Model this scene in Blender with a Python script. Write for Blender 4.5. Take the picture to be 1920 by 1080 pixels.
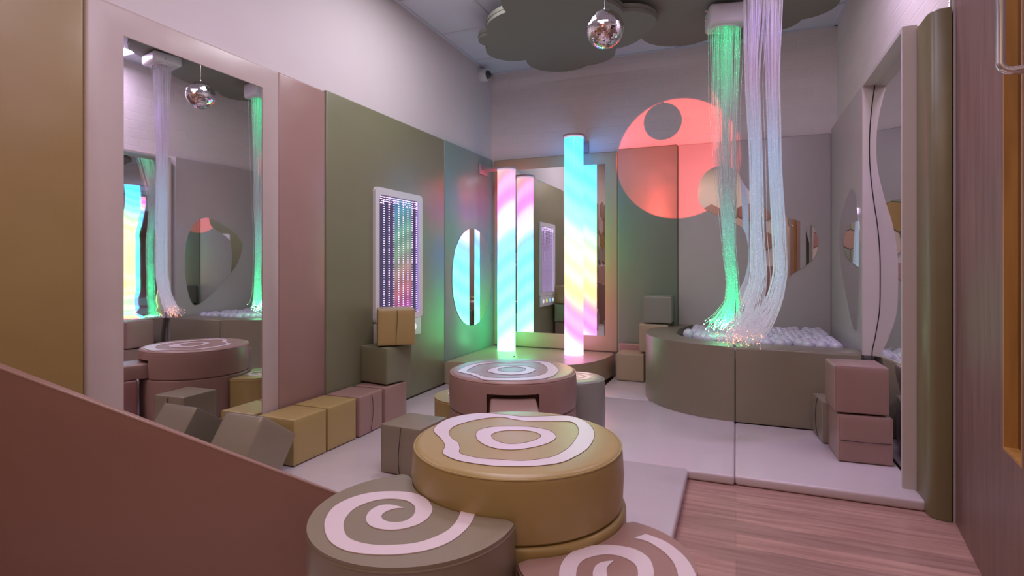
import bpy, bmesh, math, random
from mathutils import Vector, Matrix
for o in list(bpy.data.objects): bpy.data.objects.remove(o)
sc = bpy.context.scene
PI = math.pi
random.seed(7)

# ------------------------------------------------------------------ camera
F = 1029.0; HORIZON = 495.0; YAW = math.atan(420 / 1029)
cam_d = bpy.data.cameras.new('camera'); cam = bpy.data.objects.new('camera', cam_d)
sc.collection.objects.link(cam); sc.camera = cam
cam.location = (0, 0, 1.0); cam.rotation_euler = (PI / 2, 0, YAW)
cam_d.sensor_width = 36; cam_d.lens = 36 * F / 1920
cam_d.shift_y = -(540 - HORIZON) / 1920
cam_d.clip_start = 0.02
# ------------------------------------------------------------------ world and exposure
w = bpy.data.worlds.new('world'); sc.world = w; w.use_nodes = True
w.node_tree.nodes['Background'].inputs[0].default_value = (0.25, 0.2, 0.3, 1)
w.node_tree.nodes['Background'].inputs[1].default_value = 0.1
sc.view_settings.view_transform = 'Standard'; sc.view_settings.look = 'None'
sc.view_settings.exposure = 0; sc.view_settings.gamma = 1; sc.view_settings.use_curve_mapping = False

def area_light(name, loc, rot, sx, sy, power, col):
    d = bpy.data.lights.new(name, 'AREA'); d.shape = 'RECTANGLE'; d.size = sx; d.size_y = sy
    d.energy = power; d.color = col
    o = bpy.data.objects.new(name, d); sc.collection.objects.link(o); o.location = loc; o.rotation_euler = rot
    return o
# unseen ceiling lights: lavender from above, plus fills added to brighten the room
area_light('ceiling_panel_lamp', (-0.65, 1.5, 2.775), (0, 0, 0), 1.15, 1.15, 25, (0.88, 0.77, 1.0))
area_light('right_fill_light', (0.50, 2.95, 2.78), (0, 0, 0), 0.26, 0.26, 9, (0.84, 0.66, 1.0))  # unseen pale lilac fill, added to brighten the right side
area_light('rear_warm_fill', (-0.55, -0.10, 2.78), (0, 0, 0), 1.15, 0.5, 19, (1.0, 0.70, 0.48))  # unseen warm fill, stands in for light from behind the camera
area_light('far_fill_light', (-1.3, 2.85, 2.80), (0, 0, 0), 0.6, 0.6, 18, (0.95, 0.90, 1.0))  # unseen fill, added to brighten the back brick and left wall
# violet effect spot above the right hand mats, small enough to throw the fibre shadow
vs_ = bpy.data.lights.new('violet_effect_spot', 'SPOT'); vs_.energy = 18; vs_.color = (.42, .22, 1.0); vs_.spot_size = math.radians(62); vs_.spot_blend = .25; vs_.shadow_soft_size = .02
vso = bpy.data.objects.new('violet_effect_spot', vs_); sc.collection.objects.link(vso); vso.location = (0.10, 2.80, 2.74)
vso.rotation_euler = (Vector((0.42, 3.15, 0.05)) - vso.location).to_track_quat('-Z', 'Y').to_euler()
# red effects projector high on the rear wall: its beam is cut by the mirror ball
LP = Vector((-0.75, -0.35, 2.29))
spd = bpy.data.lights.new('projector_beam', 'SPOT'); spd.energy = 1500; spd.color = (1.0, 0.10, 0.085)
spd.spot_size = math.radians(11.3); spd.spot_blend = 0.03; spd.shadow_soft_size = 0.006
sp = bpy.data.objects.new('projector_beam', spd); sc.collection.objects.link(sp); sp.location = LP
sp.rotation_euler = (Vector((-0.465, 4.79, 1.895)) - LP).to_track_quat('-Z', 'Y').to_euler()

# ------------------------------------------------------------------ helpers
TC, TS = math.cos(YAW), math.sin(YAW)
def at(px, py, z=None, x=None, y=None):
    """point of a real plane (x=, y= or z=) seen at that pixel of the photograph"""
    r = (px - 960) / F; dx = r * TC - TS; dy = r * TS + TC; dz = (HORIZON - py) / F
    t = (z - 1) / dz if z is not None else (x / dx if x is not None else y / dy)
    return Vector((dx * t, dy * t, 1 + dz * t))

def principled(name, col, rough=0.5, metal=0, spec=0.5, coat=0, bump=0.0, bscale=400, var=0.0, sheen=0):
    m = bpy.data.materials.new(name); m.use_nodes = True
    nt = m.node_tree; b = nt.nodes['Principled BSDF']
    b.inputs['Base Color'].default_value = (*col, 1); b.inputs['Roughness'].default_value = rough
    b.inputs['Metallic'].default_value = metal; b.inputs['Specular IOR Level'].default_value = spec
    b.inputs['Coat Weight'].default_value = coat; b.inputs['Coat Roughness'].default_value = 0.3
    tc = nt.nodes.new('ShaderNodeTexCoord')
    if bump:
        n = nt.nodes.new('ShaderNodeTexNoise'); n.inputs['Scale'].default_value = bscale
        n2 = nt.nodes.new('ShaderNodeTexNoise'); n2.inputs['Scale'].default_value = 5; n2.inputs['Detail'].default_value = 1
        nt.links.new(tc.outputs['Object'], n.inputs[0]); nt.links.new(tc.outputs['Object'], n2.inputs[0])
        b1 = nt.nodes.new('ShaderNodeBump'); b1.inputs['Strength'].default_value = bump; b1.inputs['Distance'].default_value = 0.001
        b2 = nt.nodes.new('ShaderNodeBump'); b2.inputs['Strength'].default_value = 0.35; b2.inputs['Distance'].default_value = 0.02
        nt.links.new(n.outputs[0], b1.inputs['Height']); nt.links.new(n2.outputs[0], b2.inputs['Height'])
        nt.links.new(b2.outputs[0], b1.inputs['Normal']); nt.links.new(b1.outputs[0], b.inputs['Normal'])
    if var:
        n = nt.nodes.new('ShaderNodeTexNoise'); n.inputs['Scale'].default_value = 3
        nt.links.new(tc.outputs['Object'], n.inputs[0])
        mx = nt.nodes.new('ShaderNodeMix'); mx.data_type = 'RGBA'
        mx.inputs[6].default_value = (*[c * (1 - var) for c in col], 1)
        mx.inputs[7].default_value = (*[min(1, c * (1 + var)) for c in col], 1)
        nt.links.new(n.outputs[0], mx.inputs[0]); nt.links.new(mx.outputs[2], b.inputs['Base Color'])
    return m

def vinyl(name, col, rough=0.38): return principled(name, col, rough, bump=0.25, bscale=500, var=0.04, spec=0.4, coat=0.35)
M = {}
M['gold'] = vinyl('gold_vinyl', (0.29, 0.185, 0.06))
M['mustard'] = vinyl('mustard_vinyl', (0.40, 0.29, 0.11))
M['pink'] = vinyl('dusty_pink_vinyl', (0.34, 0.205, 0.175))
M['plum'] = vinyl('plum_vinyl', (0.30, 0.135, 0.125))
M['blush'] = vinyl('blush_vinyl', (0.49, 0.395, 0.365))
M['olive'] = vinyl('olive_vinyl', (0.205, 0.205, 0.12))
M['moss'] = vinyl('moss_vinyl', (0.195, 0.235, 0.175))
M['sage'] = vinyl('sage_grey_vinyl', (0.255, 0.25, 0.205))
M['sage_tube_tint'] = vinyl('sage_tube_tint_vinyl', (0.20, 0.29, 0.26))  # sage shifted blue-green: tube glow put into the pad colour
M['dark_olive'] = vinyl('dark_olive_vinyl', (0.155, 0.125, 0.055))
M['pit_olive'] = vinyl('pit_olive_vinyl', (0.235, 0.20, 0.135))
M['taupe'] = vinyl('taupe_vinyl', (0.25, 0.205, 0.145))
M['beige'] = vinyl('beige_vinyl', (0.50, 0.42, 0.36))
M['greige'] = vinyl('greige_vinyl', (0.48, 0.43, 0.41))
M['cream'] = vinyl('cream_vinyl', (0.64, 0.55, 0.56), 0.30)
M['sand'] = vinyl('sand_vinyl', (0.42, 0.33, 0.21))
M['brown'] = vinyl('ramp_vinyl', (0.29, 0.155, 0.125), 0.5)
M['stitch'] = principled('inlay_stitching', (0.16, 0.09, 0.06), 0.8)
M['inlay'] = vinyl('pale_inlay_vinyl', (0.72, 0.60, 0.64), 0.4)
M['dark'] = principled('dark_slit', (0.02, 0.015, 0.015), 0.9)
M['white_wall'] = principled('painted_plaster', (0.66, 0.60, 0.60), 0.85, bump=0.05, bscale=60)
M['cloud'] = principled('cloud_felt', (0.23, 0.24, 0.20), 0.9, bump=0.1, bscale=300)
M['cloud_edge'] = principled('cloud_edge_felt', (0.19, 0.17, 0.11), 0.9)
M['white_plastic'] = principled('white_plastic', (0.72, 0.70, 0.72), 0.35)
M['cream_board'] = principled('cream_board', (0.58, 0.51, 0.47), 0.45)
M['steel'] = principled('brushed_steel', (0.62, 0.58, 0.55), 0.25, metal=1)
M['chrome'] = principled('chrome', (0.8, 0.8, 0.8), 0.12, metal=1)
M['mirror'] = principled('mirror_acrylic', (0.88, 0.89, 0.9), 0.015, metal=1)
M['black_glass'] = principled('black_glass', (0.004, 0.004, 0.006), 0.05, coat=1)
M['rubber'] = principled('black_rubber', (0.02, 0.02, 0.02), 0.6)
M['bracket'] = principled('bracket_plastic', (0.42, 0.30, 0.32), 0.5)
M['jamb'] = principled('painted_jamb', (0.55, 0.50, 0.48), 0.5)
M['ball_tile'] = principled('mirror_tile', (0.9, 0.86, 0.88), 0.03, metal=1)
M['grout'] = principled('mirror_ball_core', (0.10, 0.08, 0.09), 0.6)
M['tbar'] = principled('ceiling_bar_paint', (0.66, 0.68, 0.76), 0.6)
M['ceil'] = principled('ceiling_tile', (0.70, 0.74, 0.84), 0.9, bump=0.15, bscale=150)
M['pearl'] = principled('pearl_ball', (0.80, 0.76, 0.86), 0.16, coat=1, spec=0.6)
_b = M['pearl'].node_tree.nodes['Principled BSDF']; _b.inputs['Transmission Weight'].default_value = 0.25
_b.inputs['Thin Film Thickness'].default_value = 420

def brick_mat(name, vec):
    m = principled(name, (0.60, 0.53, 0.53), 0.7); nt = m.node_tree; b = nt.nodes['Principled BSDF']
    g = nt.nodes.new('ShaderNodeNewGeometry'); s = nt.nodes.new('ShaderNodeSeparateXYZ'); c = nt.nodes.new('ShaderNodeCombineXYZ')
    nt.links.new(g.outputs['Position'], s.inputs[0]); nt.links.new(s.outputs[vec], c.inputs[0]); nt.links.new(s.outputs[2], c.inputs[1])
    br = nt.nodes.new('ShaderNodeTexBrick'); br.inputs['Scale'].default_value = 1; br.inputs['Brick Width'].default_value = 0.225
    br.inputs['Row Height'].default_value = 0.077; br.inputs['Mortar Size'].default_value = 0.0045; br.inputs['Mortar Smooth'].default_value = 0.6
    br.inputs['Color1'].default_value = (0.76, 0.69, 0.66, 1); br.inputs['Color2'].default_value = (0.80, 0.72, 0.69, 1); br.inputs['Mortar'].default_value = (0.80, 0.73, 0.70, 1)
    nz = nt.nodes.new('ShaderNodeTexNoise'); nz.inputs['Scale'].default_value = 7
    ad = nt.nodes.new('ShaderNodeMixRGB'); ad.blend_type = 'ADD'; ad.inputs[0].default_value = 0.012
    nt.links.new(c.outputs[0], nz.inputs[0]); nt.links.new(c.outputs[0], ad.inputs[1]); nt.links.new(nz.outputs['Color'], ad.inputs[2])
    nt.links.new(ad.outputs[0], br.inputs['Vector']); nt.links.new(br.outputs['Color'], b.inputs['Base Color'])
    bp = nt.nodes.new('ShaderNodeBump'); bp.invert = True; bp.inputs['Strength'].default_value = 0.35; bp.inputs['Distance'].default_value = 0.004
    nt.links.new(br.outputs['Fac'], bp.inputs['Height']); nt.links.new(bp.outputs[0], b.inputs['Normal'])
    return m
M['brick_back'] = brick_mat('painted_brick_back', 0); M['brick_side'] = brick_mat('painted_brick_side', 1)

def wood_mat(name, c1, c2, plank=None, axis='X', rough=0.4, stretch=14, bscale=3.0):
    m = principled(name, c1, rough); nt = m.node_tree; b = nt.nodes['Principled BSDF']
    g = nt.nodes.new('ShaderNodeNewGeometry'); mp = nt.nodes.new('ShaderNodeMapping')
    if axis == 'X': mp.inputs['Scale'].default_value = (bscale, bscale * stretch, 1)
    else: mp.inputs['Scale'].default_value = (bscale * stretch, bscale * stretch, bscale)
    nt.links.new(g.outputs['Position'], mp.inputs[0])
    n = nt.nodes.new('ShaderNodeTexNoise'); n.inputs['Scale'].default_value = 1; n.inputs['Detail'].default_value = 7; n.inputs['Distortion'].default_value = 0.6
    nt.links.new(mp.outputs[0], n.inputs[0])
    cr = nt.nodes.new('ShaderNodeValToRGB'); cr.color_ramp.elements[0].position = 0.32; cr.color_ramp.elements[1].position = 0.68
    cr.color_ramp.elements[0].color = (*c2, 1); cr.color_ramp.elements[1].color = (*c1, 1)
    nt.links.new(n.outputs[0], cr.inputs[0]); out = cr.outputs[0]
    if plank:
        br = nt.nodes.new('ShaderNodeTexBrick'); br.inputs['Scale'].default_value = 1; br.inputs['Brick Width'].default_value = 1.2
        br.inputs['Row Height'].default_value = plank; br.inputs['Mortar Size'].default_value = 0.0006; br.offset = 0.37
        br.inputs['Color1'].default_value = (0.80, 0.80, 0.80, 1); br.inputs['Color2'].default_value = (1.15, 1.12, 1.1, 1); br.inputs['Mortar'].default_value = (0.6, 0.6, 0.6, 1)
        nt.links.new(g.outputs['Position'], br.inputs['Vector'])
        mu = nt.nodes.new('ShaderNodeMixRGB'); mu.blend_type = 'MULTIPLY'; mu.inputs[0].default_value = 1
        nt.links.new(out, mu.inputs[1]); nt.links.new(br.outputs['Color'], mu.inputs[2]); out = mu.outputs[0]
    nt.links.new(out, b.inputs['Base Color'])
    return m
M['floor_wood'] = wood_mat('vinyl_plank_floor', (0.54, 0.32, 0.26), (0.35, 0.19, 0.155), 0.10, 'X', 0.38)
M['door_wood'] = wood_mat('dark_walnut_door', (0.235, 0.128, 0.105), (0.15, 0.078, 0.068), None, 'Z', 0.45, 12, 2.2)
M['orange_wood'] = wood_mat('orange_beading', (0.52, 0.26, 0.07), (0.40, 0.19, 0.05), None, 'Z', 0.4, 12, 2.2)

def emit(name, col, st):
    m = bpy.data.materials.new(name); m.use_nodes = True; nt = m.node_tree; nt.nodes.clear()
    e = nt.nodes.new('ShaderNodeEmission'); e.inputs[0].default_value = (*col, 1); e.inputs[1].default_value = st
    o = nt.nodes.new('ShaderNodeOutputMaterial'); nt.links.new(e.outputs[0], o.inputs[0])
    return m

def new_bm(): return bmesh.new()
def obj(name, bm, m, parent=None, loc=None, smooth=True, ang=40):
    me = bpy.data.meshes.new(name); bmesh.ops.recalc_face_normals(bm, faces=bm.faces)
    bm.to_mesh(me); bm.free()
    if smooth:
        for p in me.polygons: p.use_smooth = True
        me.set_sharp_from_angle(angle=math.radians(ang))
    for mm in (m if isinstance(m, (list, tuple)) else [m]): me.materials.append(mm)
    o = bpy.data.objects.new(name, me); sc.collection.objects.link(o)
    if parent is not None: o.parent = parent
    if loc is not None: o.location = loc
    return o
def tag(o, label=None, cat=None, group=None, kind=None):
    if label: o['label'] = label
    if cat: o['category'] = cat
    if group: o['group'] = group
    if kind: o['kind'] = kind
    return o
def thing(name, label, cat, loc=(0, 0, 0), rotz=0, group=None):
    o = bpy.data.objects.new(name, None); sc.collection.objects.link(o); o.empty_display_size = 0.05
    o.location = loc; o.rotation_euler = (0, 0, rotz)
    return tag(o, label, cat, group)

def add_box(bm, lo, hi, bevel=0, seg=3):
    lo, hi = Vector(lo), Vector(hi)
    r = bmesh.ops.create_cube(bm, size=1, matrix=Matrix.Translation((lo + hi) / 2) @ Matrix.Diagonal((*(hi - lo), 1)))
    if bevel:
        es = list({e for v in r['verts'] for e in v.link_edges})
        bmesh.ops.bevel(bm, geom=es, offset=bevel, segments=seg, profile=0.5, affect='EDGES')
    return bm
def box_bm(lo, hi, bevel=0, seg=3): return add_box(new_bm(), lo, hi, bevel, seg)
def prism_bm(pts, z0, z1, bevel=0, seg=3, bm=None, both=False):
    """upright prism over a plan outline; the top rim can be rounded"""
    bm = bm or new_bm()
    a = [bm.verts.new((p[0], p[1], z0)) for p in pts]; b = [bm.verts.new((p[0], p[1], z1)) for p in pts]
    n = len(pts); bm.faces.new(a[::-1]); top = bm.faces.new(b)
    for i in range(n): bm.faces.new((a[i], a[(i + 1) % n], b[(i + 1) % n], b[i]))
    if bevel:
        es = list(top.edges)
        if both: es += [e for v in a for e in v.link_edges if all(q in a for q in e.verts)]
        bmesh.ops.bevel(bm, geom=list(set(es)), offset=bevel, segments=seg, profile=0.5, affect='EDGES')
    return bm
def tube_path(bm, pts, r, n=8, closed=False, caps=True):
    pts = [Vector(p) for p in pts]; rings = []; up = Vector((0, 0, 1))
    N = len(pts)
    for i, p in enumerate(pts):
        a = pts[(i - 1) % N] if (closed or i > 0) else p; b = pts[(i + 1) % N] if (closed or i < N - 1) else p
        d = (b - a).normalized() if (b - a).length > 1e-9 else Vector((0, 0, 1))
        if i == 0: s = d.cross(up) if abs(d.dot(up)) < 0.9 else d.cross(Vector((0, 1, 0)))
        else: s = s_prev - d * s_prev.dot(d)
        s.normalize(); s_prev = s; u = s.cross(d)
        rr = r[i] if isinstance(r, (list, tuple)) else r
        rings.append([bm.verts.new(p + s * math.cos(2 * PI * k / n) * rr + u * math.sin(2 * PI * k / n) * rr) for k in range(n)])
    for i in range(N if closed else N - 1):
        A, B = rings[i], rings[(i + 1) % N]
        for k in range(n): bm.faces.new((A[k], A[(k + 1) % n], B[(k + 1) % n], B[k]))
    if caps and not closed: bm.faces.new(rings[0][::-1]); bm.faces.new(rings[-1])
    return bm
def lathe(bm, prof, n=48, c=(0, 0)):
    rings = []
    for r, z in prof:
        if r < 1e-6: rings.append([bm.verts.new((c[0], c[1], z))])
        else: rings.append([bm.verts.new((c[0] + r * math.cos(2 * PI * k / n), c[1] + r * math.sin(2 * PI * k / n), z)) for k in range(n)])
    for A, B in zip(rings, rings[1:]):
        for k in range(n):
            q = [A[k % len(A)], A[(k + 1) % len(A)], B[(k + 1) % len(B)], B[k % len(B)]]
            q2 = []
            for v in q:
                if v not in q2: q2.append(v)
            if len(q2) > 2: bm.faces.new(q2)
    return bm
def catmull(P, sub=6, closed=True):
    n = len(P); out = []
    P = [Vector(p) for p in P]
    rng = range(n if closed else n - 1)
    for i in rng:
        if closed: a, b, c, d = P[(i - 1) % n], P[i], P[(i + 1) % n], P[(i + 2) % n]
        else: a, b, c, d = P[max(i - 1, 0)], P[i], P[i + 1], P[min(i + 2, n - 1)]
        for k in range(sub):
            t = k / sub
            out.append(0.5 * ((2 * b) + (c - a) * t + (2 * a - 5 * b + 4 * c - d) * t * t + (3 * b - a - 3 * c + d) * t ** 3))
    if not closed: out.append(P[-1])
    return out

# ------------------------------------------------------------------ room shell
XL, XW, YB, YBW, ZC, XR, ZM = -2.15, -2.19, 4.79, 4.835, 2.834, 0.72, 0.045
YN = -0.95
def struct(name, bm, m, smooth=False, parent=None):
    o = obj(name, bm, m, parent, smooth=smooth); o['kind'] = 'structure'; return o
struct('floor', box_bm((-2.4, YN - .1, -0.1), (1.3, 5.0, 0)), M['floor_wood'])
struct('ceiling', box_bm((-2.4, YN - .1, ZC), (1.3, 5.0, ZC + 0.1)), M['ceil'])
struct('wall_left', box_bm((XW - .12, YN - .1, 0), (XW, 5.0, ZC)), M['white_wall'])
struct('wall_back', box_bm((XW, YBW, 0), (1.3, YBW + .12, ZC)), M['brick_back'])
# right wall leans a touch outwards toward the doorway
bm = prism_bm([(0.72, YBW), (0.775, 2.66), (1.0, 2.66), (1.0, YBW)], 0, ZC)
struct('wall_right', bm, M['brick_side'])
bm = box_bm((0.80, YN, 0), (0.92, 1.56, ZC)); add_box(bm, (0.80, 1.5599, 2.25), (0.92, 2.66, ZC))
struct('wall_right_front', bm, M['white_wall'])
struct('wall_rear', box_bm((XW, YN - .1, 0), (1.0, YN, ZC)), M['white_wall'])
# ceiling grid bars
bars = new_bm()
for y in (4.45, 3.85, 3.25, 2.65, 2.05, 1.45, .85, .25, -.35): add_box(bars, (XW, y - .012, ZC - .006), (0.78, y + .012, ZC + .001))
for x in (-1.69, -1.09, -.49, .11): add_box(bars, (x - .012, YN, ZC - .0062), (x + .012, YBW, ZC + .001))
add_box(bars, (XW, YBW - .022, ZC - .010), (0.78, YBW, ZC)); add_box(bars, (XW, YN, ZC - .010), (XW + .022, YBW, ZC))
prism_bm([(0.70, YBW), (0.72, YBW), (0.80, 1.6), (0.78, 1.6)], ZC - .010, ZC, bm=bars)
struct('trim_1', bars, M['tbar'])

# ------------------------------------------------------------------ floor mats
def mat_thing(lo, hi, label):
    o = obj('floor_mat', box_bm((lo[0] + .001, lo[1] + .001, 0.0005), (hi[0] - .001, hi[1] - .001, ZM), .012, 3), M['cream'])
    tag(o, label, 'mat', 'padded floor mats')
mat_thing((XL, -0.5), (-.204, 2.69), 'large cream padded floor mat under the round stools in the foreground')
mat_thing((XL, 2.69), (-.96, 3.86), 'cream padded floor mat in the middle left, in front of the tube platform')
mat_thing((-.96, 2.665), (-.005, 3.92), 'cream padded floor mat left of the ball pit seam, edging the wood floor')
mat_thing((-.96, 3.92), (-.56, YB), 'cream padded floor mat strip between tube platform and ball pit')
mat_thing((-.005, 2.675), (0.712, 3.575), 'cream padded floor mat on the right below the pink foam cubes')

# ------------------------------------------------------------------ wall pads
def pad_left(y0, y1, z0, z1, m, label, x=XL, name='wall_pad', group='padded wall panels'):
    b = box_bm((XW + .0005, y0 + .0008, z0), (x, y1 - .0008, z1), .011, 3)
    return tag(obj(name, b, m), label, 'wall pad', group)
def pad_back(x0, x1, z0, z1, m, label, y=YB):
    b = box_bm((x0 + .0008, y, z0), (x1 - .0008, YBW - .0005, z1), .011, 3)
    return tag(obj('wall_pad', b, m), label, 'wall pad', 'padded wall panels')
def yl(px, x=XL): return at(px, 495, x=x).y
Y0, Y1, Y2, Y3 = yl(160.5), yl(524), yl(612), yl(834)
pad_left(0.42, Y0, ZM, 2.02, M['gold'], 'gold wall pad at the far left edge beside the tall mirror', XL - .004)
pad_left(Y1, Y2, ZM, 1.98, M['pink'], 'dusty pink wall pad just right of the tall framed mirror', XL - .006)
pad_left(Y2, Y3, ZM, 1.99, M['olive'], 'wide olive wall pad holding the lit infinity panel')
pad_left(Y3, YB, ZM, 1.992, M['sage_tube_tint'], 'sage wall pad tinted with tube glow in the left corner with the oval mirror')

def ring_frame(o4, i4, d0, d1, tomap, bevel=.012):
    """flat padded frame: outer and inner rectangles (u0,v0,u1,v1); tomap(u,v,d) -> point"""
    bm = new_bm()
    def R(q, d): return [bm.verts.new(tomap(*p, d)) for p in ((q[0], q[1]), (q[2], q[1]), (q[2], q[3]), (q[0], q[3]))]
    A, B, C, D = R(o4, d1), R(i4, d1), R(o4, d0), R(i4, d0)
    for i in range(4):
        j = (i + 1) % 4
        bm.faces.new((A[i], A[j], B[j], B[i])); bm.faces.new((A[i], C[i], C[j], A[j])); bm.faces.new((B[i], B[j], D[j], D[i])); bm.faces.new((C[i], D[i], D[j], C[j]))
    es = [e for e in bm.edges if all(v in A for v in e.verts)] + [e for i in range(4) for e in A[i].link_edges if C[i] in e.verts]
    bmesh.ops.bevel(bm, geom=es, offset=bevel, segments=3, profile=.5, affect='EDGES')
    return bm
# tall mirror in its blush frame on the left wall
my0, my1 = yl(232), yl(493)
t = thing('framed_mirror', 'tall framed mirror with blush padded surround on the left wall', 'mirror', (XL, (Y0 + Y1) / 2, ZM))
def relobj(name, bm, m, parent, **k):
    off = Vector(parent.location); q = parent
    while q.parent is not None: q = q.parent; off += Vector(q.location)
    bmesh.ops.translate(bm, verts=bm.verts, vec=-off); return obj(name, bm, m, parent, **k)
relobj('padded_frame', ring_frame((Y0, ZM, Y1, 1.975), (my0, 0.090, my1, 1.866), XW + .0005, XL, lambda u, v, d: (d, u, v)), M['blush'], t)
relobj('mirror_sheet', box_bm((XL - .012, my0 - .002, .088), (XL - .004, my1 + .002, 1.868)), M['mirror'], t, smooth=False)
# back corner mirror
x0, x1 = -2.145, at(1158, 495, y=YB).x
t = thing('framed_mirror', 'corner mirror in a beige padded frame behind the glowing tubes', 'mirror', ((x0 + x1) / 2, YB, .2))
relobj('padded_frame', ring_frame((x0, .226, x1, 1.99), (-2.0, .365, -1.067, 1.884), YBW - .0005, YB, lambda u, v, d: (u, d, v)), M['sand'], t)
relobj('mirror_sheet', box_bm((-2.002, YB + .004, .363), (-1.065, YB + .012, 1.886)), M['mirror'], t, smooth=False)
x2 = at(1271, 495, y=YB).x
pad_back(x1, x2, ZM, 2.005, M['moss'], 'moss green wall pad right of the corner mirror, behind the stacked cubes', YB - .006)
pad_back(x2, 0.675, ZM, 2.0, M['greige'], 'wide greige wall pad behind the ball pit')
# right wall pad in the ball pit
bm = prism_bm([(0.672, YB), (0.672, 3.66), (0.72, 3.62), (0.7185, YB)], ZM, 2.035, .011)
tag(obj('wall_pad', bm, M['greige']), 'greige wall pad on the right wall of the ball pit', 'wall pad', 'padded wall panels')
# olive end pad beside the door
ol = [(0.705, 2.785), (0.704, 2.66), (0.712, 2.628), (0.728, 2.612), (0.772, 2.606), (0.776, 2.62), (0.7735, 2.785)]
tag(obj('wall_pad', prism_bm(ol, 0.002, 2.0, .012), M['dark_olive']), 'narrow olive pad wrapped round the wall end beside the door', 'wall pad', 'padded wall panels')

# ------------------------------------------------------------------ shaped mirrors
def flat_mirror(name, pts3, normal, label, cat='mirror'):
    bm = new_bm(); n = Vector(normal) * .004
    a = [bm.verts.new(p) for p in pts3]; b = [bm.verts.new(p + n) for p in pts3]
    k = len(a); bm.faces.new(a); bm.faces.new(b)
    for i in range(k): bm.faces.new((a[i], a[(i + 1) % k], b[(i + 1) % k], b[i]))
    return tag(obj(name, bm, [M['mirror']], smooth=False), label, cat)
oy, oz, ry, rz = 4.355, 0.885, 0.385, 0.425
ov = [Vector((XL + .0005, oy + ry * math.copysign(abs(math.cos(a)) ** .95, math.cos(a)), oz + rz * math.copysign(abs(math.sin(a)) ** .9, math.sin(a)))) for a in [2 * PI * k / 64 for k in range(64)]]
flat_mirror('oval_mirror', ov, (1, 0, 0), 'oval mirror on the left wall near the corner reflecting blue tubes')
wave = [(1309, 365), (1313, 340), (1325, 322), (1345, 312), (1365, 312), (1383, 323), (1394, 343), (1408, 362), (1428, 382), (1442, 400), (1452, 408), (1470, 407), (1500, 415), (1519, 421), (1530, 437), (1534, 458), (1527, 483), (1508, 500), (1478, 519), (1462, 540), (1452, 562), (1440, 585), (1420, 597), (1388, 592), (1384, 570), (1386, 545), (1395, 525), (1402, 495), (1402, 460), (1395, 432), (1380, 420), (1355, 408), (1326, 395), (1314, 384)]
flat_mirror('wavy_mirror', catmull([at(px, py, y=YB - .0005) for px, py in wave], 4), (0, -1, 0), 'irregular wave shaped mirror on the wall above the ball pit')
# right wall pit mirror, partly behind the mirror box
rm = [(4.42, 1.18), (4.36, 1.30), (4.2, 1.40), (4.0, 1.47), (3.85, 1.40), (3.76, 1.2), (3.76, .85), (3.84, .6), (4.0, .66), (4.18, .82), (4.34, .98)]
flat_mirror('blob_mirror', catmull([Vector((0.6715, y, z)) for y, z in rm], 5), (-1, 0, 0), 'small rounded mirror on the right wall of the ball pit')

# ------------------------------------------------------------------ boxed bendy mirror on the right wall
bx0, bx1, by0, by1, bz0, bz1 = 0.655, 0.752, 2.79, 3.60, ZM, 2.01
t = thing('bendy_mirror', 'tall bendy mirror in a shallow cream box on the right wall', 'mirror', (0.7, 3.2, ZM))
fr = new_bm()
add_box(fr, (bx0, by0, bz0), (bx1 - .045, by0 + .018, bz1)); add_box(fr, (bx0, by1 - .018, .49), (bx1, by1, bz1))
add_box(fr, (bx0, by0 + .0181, bz1 - .018), (bx1, by1 - .0181, bz1))
relobj('box_frame', fr, M['cream_board'], t, smooth=False)
wv = [(0.045, .715), (.3, .713), (.49, .700), (.60, .716), (.74, .735), (.90, .7385), (1.05, .737), (1.2, .727), (1.35, .708), (1.5, .693), (1.62, .688), (1.75, .690), (1.88, .700), (2.0, .714)]
wp = catmull([Vector((x - .0, 0, z)) for z, x in wv], 8, closed=False)
bm = new_bm(); C4 = [[bm.verts.new((p.x + dx, yy_, p.z)) for p in wp] for dx, yy_ in ((0, by0 + .0185), (0, by1 - .0185), (.003, by1 - .0185), (.003, by0 + .0185))]
for q in range(4):
    for i in range(len(wp) - 1): bm.faces.new((C4[q][i], C4[(q + 1) % 4][i], C4[(q + 1) % 4][i + 1], C4[q][i + 1]))
bm.faces.new([c[0] for c in C4]); bm.faces.new([c[-1] for c in C4])
relobj('curved_mirror_sheet', bm, M['mirror'], t, ang=40)
relobj('edge_seal', tube_path(new_bm(), [(p.x - .0012, by1 - .0195, p.z) for p in wp], .0014, 6), M['dark'], t)

# ------------------------------------------------------------------ infinity light panel
py0, py1 = yl(699), yl(788)
def L(u, v, d): return (XL + d, u, v)
t = thing('infinity_light_panel', 'white framed infinity mirror panel with glowing rows of dots on left wall', 'light panel', (XL, (py0 + py1) / 2, .49))
def rounded_rect(u0, v0, u1, v1, r, n=5):
    out = []
    for cx, cy, a0 in ((u1 - r, v1 - r, 0), (u0 + r, v1 - r, 90), (u0 + r, v0 + r, 180), (u1 - r, v0 + r, 270)):
        for k in range(n + 1):
            a = math.radians(a0 + 90 * k / n); out.append((cx + r * math.cos(a), cy + r * math.sin(a)))
    return out
def ring_from(outer, inner, d0, d1, mapf):
    bm = new_bm(); n = len(outer)
    A = [bm.verts.new(mapf(*p, d1)) for p in outer]; B = [bm.verts.new(mapf(*p, d1)) for p in inner]
    C = [bm.verts.new(mapf(*p, d0)) for p in outer]; D = [bm.verts.new(mapf(*p, d0)) for p in inner]
    for i in range(n):
        j = (i + 1) % n
        bm.faces.new((A[i], A[j], B[j], B[i])); bm.faces.new((A[i], C[i], C[j], A[j])); bm.faces.new((B[i], B[j], D[j], D[i]))
    return bm
iu0, iu1, iv0, iv1 = py0 + .045, py1 - .045, .655, 1.452
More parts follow.
